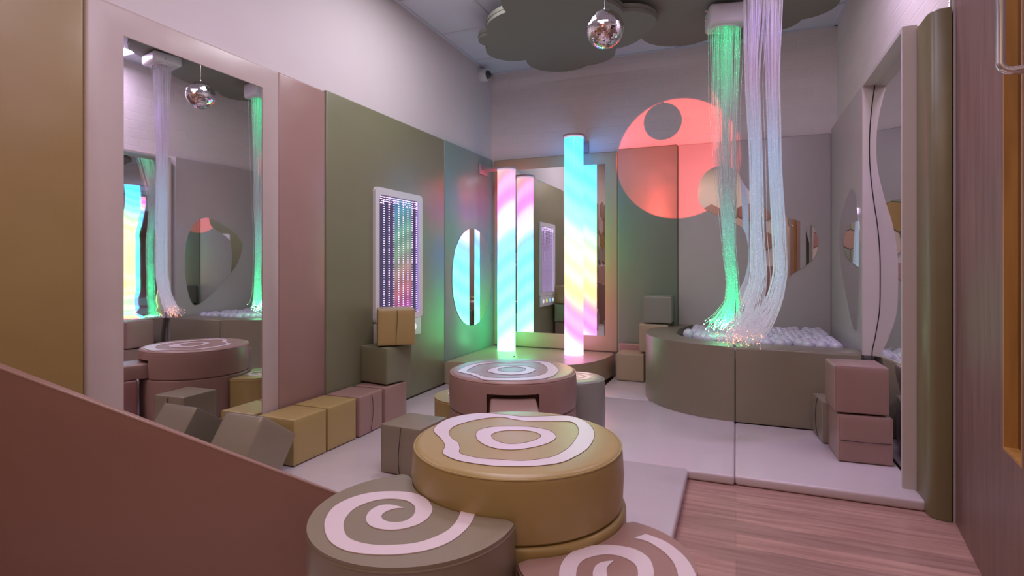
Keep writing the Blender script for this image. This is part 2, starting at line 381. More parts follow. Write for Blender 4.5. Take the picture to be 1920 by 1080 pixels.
relobj('panel_frame', ring_from(rounded_rect(py0, .616, py1, 1.497, .03), rounded_rect(iu0, iv0, iu1, iv1, .02), .0005, .020, L), M['white_plastic'], t, smooth=False)
im = principled('violet_glow_mirror', (0.085, 0.07, 0.11), .02, metal=1); ib = im.node_tree.nodes['Principled BSDF']; ib.inputs['Emission Color'].default_value = (.55, .42, 1, 1); ib.inputs['Emission Strength'].default_value = .12  # faint violet emission on the mirror imitates the LED glow
relobj('mirror_back', box_bm((XL + .001, iu0 - .004, iv0 - .004), (XL + .004, iu1 + .004, iv1 + .004)), im, t, smooth=False)
led = emit('violet_white_led', (0.86, 0.62, 1.0), 3.0)
for k in range(9):
    u = iu0 + .012 + (iu1 - iu0 - .03) * k / 8; b = new_bm()
    for j in range(52):
        v = iv0 + .012 + (iv1 - iv0 - .024) * j / 51
        add_box(b, (XL + .005, u - .0042, v - .0022), (XL + .0075, u + .0042, v + .0022))
    relobj('led_strip', b, led, t, smooth=False)
b = new_bm()
for j in range(4):
    for k in range(30):
        if random.random() < .2 * j: continue
        u = iu0 + .010 + (iu1 - iu0 - .02) * k / 29; v = iv1 - .010 - .014 * j
        add_box(b, (XL + .0078, u - .0035, v - .0025), (XL + .0085, u + .0035, v + .0025))
relobj('led_header', b, led, t, smooth=False)
relobj('led_edge', box_bm((XL + .0045, iu1 - .006, iv0), (XL + .013, iu1 - .002, iv1)), emit('violet_edge_glow', (.45, .3, .95), .8), t, smooth=False)
b = new_bm()
add_box(b, (XL + .0005, py0, .49), (XL + .018, py1 - .015, .6155), .006)
sb = relobj('control_strip', b, M['white_plastic'], t)
for k, c in enumerate([(.8, .9, 1), (.3, .7, 1), (.9, .8, .2), (.9, .9, 1)]):
    bb = new_bm(); cyl = bmesh.ops.create_cone(bb, cap_ends=True, segments=20, radius1=.024, radius2=.022, depth=.006)
    bmesh.ops.rotate(bb, verts=bb.verts, matrix=Matrix.Rotation(PI / 2, 3, 'Y'))
    bmesh.ops.translate(bb, verts=bb.verts, vec=Vector((XL + .021, py0 + .09 + k * (py1 - py0 - .2) / 3, .553)))
    relobj('light_button', bb, emit('button_glow', c, .9), t)

# ------------------------------------------------------------------ tube platform
def superq(cx, cy, rx, ry, e, n=28):
    return [(cx + rx * math.cos(a) ** (2 / e) if math.cos(a) > 1e-6 else cx, cy - ry * (math.sin(a) ** (2 / e) if math.sin(a) > 1e-6 else 0)) for a in [PI / 2 * k / n for k in range(n + 1)]]
pl = [(XL + .001, YB - .001)] + [(p[0], p[1]) for p in superq(XL + .001, YB - .001, 1.17, .935, 3.0)][::-1]
bm = prism_bm(pl, ZM + .0005, .224, .014)
tag(obj('tube_platform', bm, M['sand']), 'low sand coloured padded corner platform carrying the glowing tubes', 'platform')

# ------------------------------------------------------------------ glowing tubes
def tube_mat(name, stops, z0, z1):
    m = bpy.data.materials.new(name); m.use_nodes = True; nt = m.node_tree; nt.nodes.clear()
    tc = nt.nodes.new('ShaderNodeTexCoord'); sx = nt.nodes.new('ShaderNodeSeparateXYZ'); nt.links.new(tc.outputs['Object'], sx.inputs[0])
    mr = nt.nodes.new('ShaderNodeMapRange'); mr.inputs[1].default_value = z0; mr.inputs[2].default_value = z1
    # helical colour bands: the height is shifted with the angle round the tube
    at2 = nt.nodes.new('ShaderNodeMath'); at2.operation = 'ARCTAN2'; nt.links.new(sx.outputs[1], at2.inputs[0]); nt.links.new(sx.outputs[0], at2.inputs[1])
    sh = nt.nodes.new('ShaderNodeMath'); sh.operation = 'SINE'; nt.links.new(at2.outputs[0], sh.inputs[0])
    shc = nt.nodes.new('ShaderNodeMath'); shc.operation = 'COSINE'; nt.links.new(at2.outputs[0], shc.inputs[0])
    ma = nt.nodes.new('ShaderNodeMath'); ma.operation = 'MULTIPLY_ADD'; ma.inputs[1].default_value = -0.07 if 'left' in name else 0.07
    nt.links.new(shc.outputs[0], ma.inputs[0]); nt.links.new(sx.outputs[2], ma.inputs[2]); nt.links.new(ma.outputs[0], mr.inputs[0])
    cr = nt.nodes.new('ShaderNodeValToRGB'); el = cr.color_ramp.elements
    el[0].position, el[0].color = stops[0][0], (*[c / 3 for c in stops[0][1]], 1); el[1].position, el[1].color = stops[-1][0], (*[c / 3 for c in stops[-1][1]], 1)
    for p, c in stops[1:-1]: e = el.new(p); e.color = (*[q / 3 for q in c], 1)
    nt.links.new(mr.outputs[0], cr.inputs[0])
    wv = nt.nodes.new('ShaderNodeTexWave'); wv.wave_type = 'BANDS'; wv.bands_direction = 'X'; wv.inputs['Scale'].default_value = 1.6
    wv.inputs['Distortion'].default_value = 1.2; wv.inputs['Detail Scale'].default_value = .8
    cb = nt.nodes.new('ShaderNodeCombineXYZ'); nt.links.new(ma.outputs[0], cb.inputs[0]); nt.links.new(wv.outputs[0], (w2 := nt.nodes.new('ShaderNodeMapRange')).inputs[0])
    nt.links.new(cb.outputs[0], wv.inputs[0]); w2.inputs[3].default_value = .78; w2.inputs[4].default_value = 1.12
    st = nt.nodes.new('ShaderNodeMath'); st.operation = 'MULTIPLY'; st.inputs[1].default_value = 3.0 * TUBE_GAIN; nt.links.new(w2.outputs[0], st.inputs[0])
    e = nt.nodes.new('ShaderNodeEmission'); nt.links.new(cr.outputs[0], e.inputs[0]); nt.links.new(st.outputs[0], e.inputs[1])
    gl = nt.nodes.new('ShaderNodeBsdfGlossy'); gl.inputs['Roughness'].default_value = .15
    mx = nt.nodes.new('ShaderNodeAddShader'); ms = nt.nodes.new('ShaderNodeMixShader'); ms.inputs[0].default_value = .04
    tr = nt.nodes.new('ShaderNodeBsdfDiffuse'); tr.inputs[0].default_value = (0, 0, 0, 1)
    nt.links.new(tr.outputs[0], ms.inputs[1]); nt.links.new(gl.outputs[0], ms.inputs[2])
    o = nt.nodes.new('ShaderNodeOutputMaterial'); nt.links.new(e.outputs[0], mx.inputs[0]); nt.links.new(ms.outputs[0], mx.inputs[1]); nt.links.new(mx.outputs[0], o.inputs[0])
    return m
TUBE_GAIN = 1.65
def glow_tube(x, y, zb, zt, r, mat, label, plate_lo, plate_hi, arm):
    t = thing('bubble_tube', label, 'light tube', (x, y, zb), 0, 'glowing bubble tubes')
    b = lathe(new_bm(), [(r, zb), (r, zt)], 48, (x, y)); relobj('lit_column', b, mat, t, ang=80)
    b = lathe(new_bm(), [(0, zt + .012), (r + .004, zt + .012), (r + .004, zt), (r - .002, zt - .001), (0, zt - .001)], 48, (x, y)); relobj('acrylic_collar', b, emit('collar_glow', (.75, .6, .8), .8), t)
    br = relobj('wall_bracket', arm, M['bracket'], t)
    relobj('bracket_plate', box_bm(plate_lo, plate_hi, .003), M['bracket'], br)
    if br: bpy.context.view_layer.update()
    return t
ZP = .2245
def arm_outline(x, y, r, dirv, reach):
    d = Vector(dirv).normalized(); s = Vector((-d.y, d.x)); base = math.atan2(-d.y, -d.x); out = []
    for k in range(25):
        a = base - PI / 2 + PI * k / 24; out.append((x + (r + .012) * math.cos(a), y + (r + .012) * math.sin(a)))
    hw = .045
    out += [(x + d.x * .10 - s.x * -hw * 1, y + d.y * .10 - s.y * -hw * 1)] if False else []
    e = Vector((x, y)) + d * reach
    sgn = 1 if (Vector(out[-1]) - Vector((x, y))).dot(s) > 0 else -1
    out += [tuple(e + s * sgn * hw), tuple(e - s * sgn * hw)]
    return out
T1 = (-1.914, 4.556); T2 = (-1.285, 4.552); TR = .081
m1 = tube_mat('left_tube_glow', [(0, (.8, 3.4, 1.3)), (.1, (.45, 3.4, 1.2)), (.25, (.28, 2.7, 1.3)), (.42, (.26, 1.2, 1.8)), (.56, (.26, .75, 2.0)), (.64, (.55, .8, 1.7)), (.72, (1.5, .85, .85)), (.80, (1.7, .30, 1.7)), (.90, (2.2, .34, .7)), (1, (2.2, .42, .42))], .0, 1.63)
m2 = tube_mat('right_tube_glow', [(0, (2.0, .9, 2.2)), (.05, (2.0, .85, 1.2)), (.12, (2.0, .32, 1.9)), (.20, (2.2, .38, .75)), (.28, (2.2, .75, .34)), (.38, (1.8, 1.4, .55)), (.46, (1.0, 2.0, .6)), (.56, (.62, 2.3, .75)), (.68, (.28, 1.7, 1.4)), (.85, (.18, 1.05, 2.6)), (1, (.12, .95, 2.9))], .0, 1.86)
glow_tube(T1[0], T1[1], ZP, 1.838, TR, m1, 'shorter glowing tube on the left, pink at top and pale blue below',
          (XL + .0005, 4.47, 1.815), (XL + .012, 4.64, 1.905), prism_bm(arm_outline(*T1, TR, (-1, 0), abs(XL + .013 - T1[0])), 1.850, 1.864))
glow_tube(T2[0], T2[1], ZP, 2.075, TR, m2, 'taller glowing tube on the right, cyan at top turning yellow then pink',
          (-1.345, YBW - .0125, 2.00), (-1.225, YBW - .0005, 2.105), prism_bm(arm_outline(*T2, TR, (0, 1), abs(YBW - .013 - T2[1])), 2.087, 2.101))
tag(obj('platform_stud', lathe(new_bm(), [(0, .232), (.006, .230), (.007, .2245), (0, .2245)], 12, at(964, 669, z=.224)[:2]), M['rubber']), 'tiny dark stud on the platform in front of the left tube', 'stud')

# ------------------------------------------------------------------ foam cubes
CS = .226
def cube_bm(s=CS, h=None):
    h = h or s; bm = new_bm()
    bmesh.ops.create_cube(bm, size=1)
    bmesh.ops.subdivide_edges(bm, edges=bm.edges, cuts=7, use_grid_fill=True)
    for v in bm.verts:   # soft bulge of the foam and rounded edges
        p = v.co * 2; q = Vector((p.x, p.y, p.z))
        k = [1 - abs(c) ** 8 * 0 for c in q]
        bx = .022 * (1 - p.y ** 2) * (1 - p.z ** 2); by = .022 * (1 - p.x ** 2) * (1 - p.z ** 2); bz = .012 * (1 - p.x ** 2) * (1 - p.y ** 2)
        if abs(p.x) > .999: q.x += math.copysign(bx, p.x)
        if abs(p.y) > .999: q.y += math.copysign(by, p.y)
        if p.z > .999: q.z += bz
        v.co = Vector((q.x * s / 2, q.y * s / 2, q.z * h / 2))
    es = [e for e in bm.edges if len(e.link_faces) == 2 and e.link_faces[0].normal.angle(e.link_faces[1].normal) > 1.0]
    bmesh.ops.bevel(bm, geom=es, offset=.009, segments=3, profile=.5, affect='EDGES')
    return bm
def foam_cube(cx, cy, z0, rot, m, label, seam=None, s=CS, group='foam cubes'):
    t = thing('foam_cube', label, 'foam cube', (cx, cy, z0), rot, group)
    obj('vinyl_cover', cube_bm(s - .006), m, t, loc=(0, 0, s / 2))
    # piped edge welts up the corners and round the top
    h = s / 2 - .0058; b = new_bm()
    for sx in (-1, 1):
        for sy in (-1, 1): tube_path(b, [(sx * h, sy * h, .006), (sx * h, sy * h, s - .006)], .0028, 6)
    tube_path(b, [(-h, -h, s - .006), (h, -h, s - .006), (h, h, s - .006), (-h, h, s - .006)], .0026, 6, closed=True)
    obj('piping', b, m, t)
    if seam:   # closing flap down the middle of one face: 'x+','x-','y+','y-' or 'h-' lying flat
        ax, sg = seam[0], (1 if seam[1] == '+' else -1); b = new_bm()
        zs = [(-1 + 2 * k / 10) for k in range(11)]
        pts = []
        for u in zs:
            off = (s / 2 - .003) + .011 * (1 - u * u) * (s / .226) + .0008
            off = min(off, s / 2 + .0135)
            w = math.sin(u * 2.2) * .004
            if ax == 'x': pts.append((sg * off, w, s / 2 + u * (s / 2 - .010)))
            elif ax == 'y': pts.append((w, sg * off, s / 2 + u * (s / 2 - .010)))
            elif ax == 'h': pts.append((u * (s / 2 - .010), sg * off, s * .46))
        tube_path(b, pts, .0015, 6); obj('flap_seam', b, M['dark'], t)
    return t
hs = CS / 2
foam_cube(XL + hs + .008, 1.992 + hs, ZM, 0, M['mustard'], 'mustard foam cube on the floor, nearest of the row along the left wall')
foam_cube(XL + hs + .009, 2.226 + hs, ZM, 0, M['mustard'], 'mustard foam cube second in the row along the left wall')
foam_cube(XL + hs + .012, 2.464 + hs, ZM, .03, M['pink'], 'dusty pink foam cube with open flap seam, third in the left wall row', 'x+')
foam_cube(XL + hs + .018, 2.706 + hs, ZM, -.02, M['pink'], 'dusty pink foam cube at the bottom of the stack of three by the light panel')
foam_cube(-2.02, 2.875, ZM + CS + .003, -.17, M['olive'], 'olive foam cube in the middle of the stack below the light panel')
foam_cube(-1.970, 2.90, ZM + 2 * CS + .006, .66, M['mustard'], 'mustard foam cube with centre seam on top of the stack below the light panel', 'y-')
foam_cube(-1.392, 2.205, ZM, -.06, M['taupe'], 'taupe foam cube on the mat left of the big yellow stool', 'y-')
# tilted cube leaning in front of the mirror
t = foam_cube(0, 0, 0, 0, M['taupe'], 'taupe foam cube tipped on its edge in front of the tall mirror')
V = Vector((-1.842, 1.752, .350)); A = Vector((0, -.5632, -.8263)); Bv = Vector((-1, 0, 0)); Cv = Vector((0, .8263, -.5632))
Rm = Matrix((Cv, -Bv, -A)).transposed().to_4x4()
if Rm.determinant() < 0: Rm = Matrix((Bv, Cv, -A)).transposed().to_4x4()
ctr = V + (A + Bv + Cv) * CS / 2
low = min((V + CS * (i * A + j * Bv + k * Cv)).z for i in (0, 1) for j in (0, 1) for k in (0, 1))
ctr.z += ZM + .001 - low
t.matrix_world = Matrix.Translation(ctr) @ Rm @ Matrix.Translation((0, 0, -CS / 2))
# right hand stack
foam_cube(.565, 3.17, ZM, .05, M['pink'], 'plum pink foam cube with horizontal flap seam, bottom of the right stack', 'h-', .232)
foam_cube(.550, 3.17, ZM + .235, .05, M['pink'], 'plum pink foam cube on top of the right stack by the bendy mirror', None, .232)
foam_cube(.525, 3.44, ZM, .10, M['taupe'], 'dark taupe foam cube on the mat between the right stack and ball pit', 'x-', .226)
# back cubes
foam_cube(-.912 + .113, 4.605, ZM, .0, M['sand'], 'sand coloured foam cube on the floor right of the tube platform', None, .226)
tag(obj('foam_block', box_bm((-.682, 4.57, ZM + .001), (-.512, 4.775, ZM + .230), .012), M['pink']), 'dusty pink foam block lowest in the back stack, beside the sand cube', 'foam block')
tag(obj('foam_block', box_bm((-.935, 4.722, ZM + .001), (-.69, 4.778, .318), .010), M['pink']), 'narrow dusty pink foam block squeezed between sand cube and moss wall pad', 'foam block')
foam_cube(-.619, 4.665, ZM + .233, 0, M['sand'], 'sand foam cube in the middle of the back stack beside the ball pit', None, .236)
foam_cube(-.59, 4.665, ZM + .472, 0, M['sage'], 'sage foam cube on top of the back stack against the moss wall pad', None, .226)

# ------------------------------------------------------------------ round stools
def disk_bm(c, r, z0, z1, rb=.02, rim=None):
    prof = [(0, z0), (r - .006, z0), (r, z0 + .006), (r + .004, (z0 + z1) / 2), (r, z1 - rb)]
    for k in range(1, 6):
        a = PI / 2 * k / 5; prof.append((r - rb + rb * math.cos(a), z1 - rb + rb * math.sin(a)))
    prof += [(r * .7, z1 + .001), (r * .3, z1 + .002), (0, z1 + .002)]
    return lathe(new_bm(), prof, 72, c)
def band_bm(outer, inner, z, th=.0022):
    """flat inlay between two closed outlines"""
    bm = new_bm(); n = len(outer)
    for zz in (z, z + th):
        pass
    A = [bm.verts.new((p[0], p[1], z + th)) for p in outer]; B = [bm.verts.new((p[0], p[1], z + th)) for p in inner]
    C = [bm.verts.new((p[0], p[1], z)) for p in outer]; D = [bm.verts.new((p[0], p[1], z)) for p in inner]
    for i in range(n):
        j = (i + 1) % n
        bm.faces.new((A[i], A[j], B[j], B[i])); bm.faces.new((A[i], C[i], C[j], A[j])); bm.faces.new((B[i], B[j], D[j], D[i]))
    return bm
def px_outline(P, z, c, n=120, sc_=1.0, ox=0, oy=0):
    """resample a traced outline by angle about c"""
    W = catmull([at(ox + a / sc_, oy + b / sc_, z=z) for a, b in P], 8); out = []
    cum = [0]
    for i in range(len(W)): cum.append(cum[-1] + (W[(i + 1) % len(W)] - W[i]).length)
    for k in range(n):
        s = cum[-1] * k / n; i = 0
        while cum[i + 1] < s: i += 1
        f = (s - cum[i]) / (cum[i + 1] - cum[i] + 1e-9); p = W[i].lerp(W[(i + 1) % len(W)], f); out.append((p.x, p.y))
    # rotate the start to angle 0
    angs = [abs(math.atan2(p[1] - c[1], p[0] - c[0])) for p in out]; i0 = angs.index(min(angs)); return out[i0:] + out[:i0]
def circle(c, r, n=120, ph=0, sq=1, rev=False):
    return [(c[0] + r * math.cos((-1 if rev else 1) * 2 * PI * k / n + ph), c[1] + sq * r * math.sin((-1 if rev else 1) * 2 * PI * k / n + ph)) for k in range(n)]
def piping_ring(c, r, z, pr=.0028): return tube_path(new_bm(), [(c[0] + r * math.cos(2 * PI * k / 72), c[1] + r * math.sin(2 * PI * k / 72), z) for k in range(72)], pr, 6, closed=True)

def spiral_pts(c, r0, r1, turns, a_end, w0, w1, n=110, aspect=1.0):
    """clockwise spiral band from the centre outwards; a_end = angle of the outer end"""
    I, O = [], []
    for k in range(n + 1):
        f = k / n; a = a_end + (1 - f) * turns * 2 * PI * -1
        a = a_end - (1 - f) * turns * 2 * PI * -1 if False else a_end + (1 - f) * turns * -2 * PI
        r = r0 + (r1 - r0) * f; w = (w0 + (w1 - w0) * min(1, f * 2.2)) / 2
        if k == 0: w = .001
        O.append((c[0] + (r + w) * math.cos(a), c[1] + (r + w) * math.sin(a) * aspect)); I.append((c[0] + (r - w) * math.cos(a), c[1] + (r - w) * math.sin(a) * aspect))
    return I, O
def strip_bm(I, O, z, th=.0022):
    bm = new_bm(); A = [bm.verts.new((p[0], p[1], z + th)) for p in O]; B = [bm.verts.new((p[0], p[1], z + th)) for p in I]
    C = [bm.verts.new((p[0], p[1], z)) for p in O]; D = [bm.verts.new((p[0], p[1], z)) for p in I]
    for i in range(len(A) - 1):
        bm.faces.new((A[i], A[i + 1], B[i + 1], B[i])); bm.faces.new((A[i], C[i], C[i + 1], A[i + 1])); bm.faces.new((B[i], B[i + 1], D[i + 1], D[i]))
    bm.faces.new((A[0], B[0], D[0], C[0])); bm.faces.new((A[-1], C[-1], D[-1], B[-1]))
    return bm
def petal_outline(c, r, bc, br, n=90):
    """circle about c with a round bite of radius br about bc"""
    d = math.hypot(bc[0] - c[0], bc[1] - c[1]); th = math.atan2(bc[1] - c[1], bc[0] - c[0])
    al = math.acos((r * r + d * d - br * br) / (2 * r * d)); be = math.acos((br * br + d * d - r * r) / (2 * br * d))
    out = []
    for k in range(n + 1):
        a = th + al + (2 * PI - 2 * al) * k / n; out.append((c[0] + r * math.cos(a), c[1] + r * math.sin(a)))
    m = n // 3
    for k in range(1, m):
        a = th + PI + be - 2 * be * k / m; out.append((bc[0] + br * math.cos(a), bc[1] + br * math.sin(a)))
    tips = [Vector(out[0]), Vector(out[n])]
    return [p for p in out if all((Vector(p) - q).length > .009 for q in tips)]

# big yellow stool
S1 = (-.612, 1.545); R1 = .312
t = thing('round_stool', 'big mustard round stool with pale wavy tree ring top in the foreground', 'stool', (*S1, ZM))
relobj('base_drum', disk_bm((S1[0] + .012, S1[1] - .002), R1 - .002, ZM + .0005, .300, .012), M['mustard'], t)
relobj('seat_cushion', disk_bm(S1, R1, .302, .475, .022), M['mustard'], t)
relobj('piping', piping_ring(S1, R1 - .0035, .4655), M['mustard'], t)
o1 = [(655,160),(690,122),(760,97),(860,83),(960,88),(1050,98),(1150,97),(1260,95),(1330,115),(1370,150),(1378,190),(1350,240),(1290,280),(1220,308),(1100,322),(950,322),(850,312),(760,295),(697,265),(706,230),(690,200)]
i1 = [(725,170),(745,145),(800,125),(880,108),(960,101),(1010,110),(1080,120),(1180,120),(1270,122),(1300,140),(1308,170),(1290,205),(1260,240),(1200,275),(1130,290),(1050,297),(950,292),(860,285),(777,265),(773,240),(765,215),(737,195)]
i2 = [(845,185),(860,160),(920,146),(1000,143),(1090,146),(1170,160),(1205,185),(1190,210),(1120,235),(1010,250),(920,240),(865,215)]
i3 = [(915,185),(940,170),(990,163),(1060,163),(1110,170),(1138,187),(1110,205),(1060,218),(990,222),(935,207)]
zt = .4765
def px_pair(a, b, z, c, s, ox, oy): return px_outline(a, z, c, 140, s, ox, oy), px_outline(b, z, c, 140, s, ox, oy)
O, I = px_pair(o1, i1, zt, S1, 2.4, 540, 740); relobj('ring_inlay', band_bm(O, I, .4745), M['inlay'], t, smooth=False); [relobj('stitching', tube_path(new_bm(), [(p[0], p[1], .4768) for p in q_], .0008, 5, closed=True), M['stitch'], t) for q_ in (O, I)]
O, I = px_pair(i2, i3, zt, S1, 2.4, 540, 740); relobj('ring_inlay', band_bm(O, I, .4752), M['inlay'], t, smooth=False); [relobj('stitching', tube_path(new_bm(), [(p[0], p[1], .4776) for p in q_], .0008, 5, closed=True), M['stitch'], t) for q_ in (O, I)]

# petal stools nested round it
def petal(name, label, c, r, bc, br, z, m, spiral, hb=.010):
    t = thing(name, label, 'stool', (*c, ZM), 0, 'spiral topped petal stools')
    out = petal_outline(c, r, bc, br); relobj('cushion', prism_bm(out, ZM + .0005, z, hb, 4), m, t, ang=50)
    inner = petal_outline(c, r - .0008, bc, br + .0008)
    relobj('piping', tube_path(new_bm(), [(p[0], p[1], z - .011) for p in inner], .0026, 6, closed=True), m, t)
    if spiral: relobj('spiral_inlay', spiral(z), M['inlay'], t, smooth=False)
    return t
PLc = (-.75, 1.192)
so = [(845,525),(830,570),(790,620),(720,670),(620,705),(500,722),(370,722),(260,705),(190,665),(165,610),(170,560),(210,505),(290,465),(380,443),(480,438),(560,445),(620,470),(648,510),(640,545),(600,580),(540,602),(470,612),(400,605),(360,585),(352,555),(370,525),(410,503),(460,498),(523,512)]
si = [(782,512),(765,560),(730,605),(670,640),(580,670),(480,680),(390,680),(310,665),(265,640),(250,600),(258,560),(300,515),(370,485),(440,472),(500,474),(545,485),(572,510),(565,545),(530,570),(480,578),(435,570),(420,550),(440,530),(480,516),(521,513)]
def resample(P, n):
    cum = [0]
    for i in range(len(P) - 1): cum.append(cum[-1] + (P[i + 1] - P[i]).length)
    out = []
    for k in range(n + 1):
        s = cum[-1] * k / n; i = 0
        while i < len(P) - 2 and cum[i + 1] < s: i += 1
        f = (s - cum[i]) / (cum[i + 1] - cum[i] + 1e-9); out.append(P[i].lerp(P[i + 1], f))
    return out
def spl_PL(z):
    W = lambda P: resample(catmull([at(540 + a / 2.4, 740 + b / 2.4, z=z) for a, b in P], 8, closed=False), 160)
    return strip_bm([(p.x, p.y) for p in W(si)], [(p.x, p.y) for p in W(so)], z + .0002)
petal('petal_stool', 'grey-brown petal stool with pale spiral top, lower left of the yellow stool', PLc, .258, S1, R1 + .006, .375, M['taupe'], spl_PL)
PRc = (-.299, 1.335)
so2 = [(1610,630),(1690,660),(1750,700),(1800,750),(1835,816),(1840,880),(1800,950),(1720,1020),(1600,1060),(1450,1050),(1330,1000),(1260,930),(1225,860),(1222,790),(1250,735),(1300,700),(1370,683),(1450,680),(1550,695),(1620,735),(1645,790),(1640,840),(1600,890),(1530,920),(1450,910),(1395,870),(1372,820),(1380,780),(1410,758),(1465,750)]
si2 = [(1558,648),(1620,665),(1690,710),(1735,760),(1755,816),(1755,870),(1720,930),(1660,975),(1570,995),(1470,985),(1385,940),(1330,890),(1300,840),(1300,790),(1320,755),(1360,735),(1430,722),(1500,732),(1560,765),(1575,810),(1560,850),(1520,872),(1475,865),(1445,840),(1434,800),(1440,775),(1464,752)]
def spl_PR(z):
    W = lambda P: resample(catmull([at(540 + a / 2.4, 740 + b / 2.4, z=z) for a, b in P], 8, closed=False), 160)
    return strip_bm([(p.x, p.y) for p in W(si2)], [(p.x, p.y) for p in W(so2)], z + .0002)
petal('petal_stool', 'dusty pink petal stool with pale spiral top at the bottom edge of the view', PRc, .216, S1, R1 + .012, .28, M['pink'], spl_PR)

# pink stool with tunnel slot and bridge
S2 = (-1.035, 2.548); R2 = .315
t = thing('round_stool', 'dusty pink round stool with wavy ring top and square slot, behind the yellow one', 'stool', (*S2, ZM))
relobj('base_drum', disk_bm(S2, R2 - .001, ZM + .0005, .300, .010), M['pink'], t)
# seat with a slot cut toward the camera: solid of revolution minus box
seat = relobj('seat_cushion', disk_bm(S2, R2, .302, .475, .022), M['pink'], t)
ang = math.atan2(-S2[1], -S2[0]); d2 = Vector((math.cos(ang), math.sin(ang), 0)); s2 = Vector((-d2.y, d2.x, 0))
cut = new_bm(); add_box(cut, (-.06, -.118, -.09), (.12, .118, .030))
mc = bpy.data.meshes.new('slot_cut'); cut.to_mesh(mc); cut.free()
tmp = bpy.data.objects.new('slot_cut', mc); sc.collection.objects.link(tmp)
tmp.matrix_world = Matrix.Translation(Vector((*S2, .388)) + d2 * (R2 - .02)) @ Matrix.Rotation(ang, 4, 'Z')
bpy.context.view_layer.update()
md = seat.modifiers.new('slot', 'BOOLEAN'); md.operation = 'DIFFERENCE'; md.object = tmp; md.solver = 'EXACT'
dg = bpy.context.evaluated_depsgraph_get(); me2 = bpy.data.meshes.new_from_object(seat.evaluated_get(dg))
seat.modifiers.clear(); seat.data = me2; bpy.data.objects.remove(tmp)
relobj('piping', piping_ring(S2, R2 - .0035, .4655), M['pink'], t)
o2 = [(395,180),(440,150),(530,118),(640,100),(800,100),(950,92),(1100,84),(1250,95),(1330,140),(1345,180),(1310,220),(1220,250),(1050,268),(850,270),(650,265),(590,240),(520,215),(430,195)]
j2 = [(485,175),(530,148),(620,115),(760,105),(900,105),(1050,94),(1150,98),(1220,130),(1245,170),(1215,205),(1120,230),(950,245),(750,245),(630,228),(565,200),(500,190)]
O, I = px_pair(o2, j2, zt, S2, 5.05, 780, 660); relobj('ring_inlay', band_bm(O, I, .4745), M['inlay'], t, smooth=False); [relobj('stitching', tube_path(new_bm(), [(p[0], p[1], .4768) for p in q_], .0008, 5, closed=True), M['stitch'], t) for q_ in (O, I)]
o3 = [(675,180),(720,155),(800,138),(900,130),(1030,135),(1130,162),(1090,195),(1000,212),(880,217),(750,205)]
j3 = [(770,170),(800,155),(860,145),(960,142),(1040,158),(1020,178),(950,190),(850,190),(795,182)]
O, I = px_pair(o3, j3, zt, S2, 5.05, 780, 660); relobj('ring_inlay', band_bm(O, I, .4752), M['inlay'], t, smooth=False); [relobj('stitching', tube_path(new_bm(), [(p[0], p[1], .4776) for p in q_], .0008, 5, closed=True), M['stitch'], t) for q_ in (O, I)]
# bridge plank resting in the slot, its other end against the yellow stool
a0 = Vector((*S2, 0)) + d2 * (R2 - .060); a1 = Vector((*S1, 0)) - d2 * (R1 + .012)
ln = (a1 - a0).length
b = box_bm((0, -.103, 0), (ln, .103, .09), .012)
t = obj('bridge_plank', b, M['pink']); t.location = (a0.x, a0.y, .308); t.rotation_euler = (0, 0, math.atan2((a1 - a0).y, (a1 - a0).x))
tag(t, 'dusty pink foam bridge plank lying in the slot of the pink stool', 'plank')
b = box_bm((-.11, -.10, 0), (.11, .10, .262), .014)
t = obj('foam_block', b, M['plum']); mid = Vector((*S2, 0)) + d2 * .445; t.location = (mid.x, mid.y, ZM); t.rotation_euler = (0, 0, math.atan2((a1 - a0).y, (a1 - a0).x) + .05)
tag(t, 'plum foam block standing under the pink bridge plank', 'foam block')

def small_spiral(c, r1, aend, turns=1.9): return lambda z: strip_bm(*spiral_pts(c, .012, r1, -turns, aend, .018, .028), z + .0002)
S4 = (-.828, 2.955)
t = thing('petal_stool', 'sage green spiral stool standing behind the pink stool on its right', 'stool', (*S4, ZM), 0, 'spiral topped petal stools')
relobj('cushion', disk_bm(S4, .163, ZM + .0005, .375, .02), M['sage'], t)
relobj('piping', piping_ring(S4, .1595, .366), M['sage'], t)
relobj('spiral_inlay', small_spiral(S4, .115, 1.0, 2.3)(.3752), M['inlay'], t, smooth=False)
S3 = (-1.36, 2.70)
petal('petal_stool', 'small mustard spiral stool tucked behind the pink stool on its left', S3, .185, S2, R2 + .008, .28, M['mustard'], small_spiral((-1.395, 2.72), .10, 1.0, 1.6))

# ------------------------------------------------------------------ ramp side wall in the left foreground
E3 = at(655, 495 + (922 - 495) + 12, y=1.30); A3 = at(0, 690, x=-1.99); dirv = (E3 - A3)
# continues toward the viewer's left past the frame edge
n3 = Vector((-dirv.y, dirv.x, 0)).normalized()
S0 = A3 - dirv * .16
def th(p, f): return p + n3 * f
bm = new_bm()
f1, f2 = .036, .014
P = [S0, E3, Vector((E3.x, E3.y, ZM + .001)), Vector((S0.x, S0.y, ZM + .001))]
fr_ = [bm.verts.new(p) for p in P]; bk = [bm.verts.new(th(p, f)) for p, f in zip(P, (f1, f2, f2, f1))]
bm.faces.new(fr_); bm.faces.new(bk[::-1])
for i in range(4):
    j = (i + 1) % 4; bm.faces.new((fr_[i], bk[i], bk[j], fr_[j]))
top_e = [e for e in bm.edges if set(e.verts) in ({fr_[0], fr_[1]}, {bk[0], bk[1]})]
bmesh.ops.bevel(bm, geom=top_e, offset=.006, segments=3, profile=.5, affect='EDGES')
t = thing('ramp_wall', 'sloping brown-pink padded ramp side filling the lower left corner', 'ramp', (S0.x, S0.y, ZM))
relobj('panel', bm, M['brown'], t)
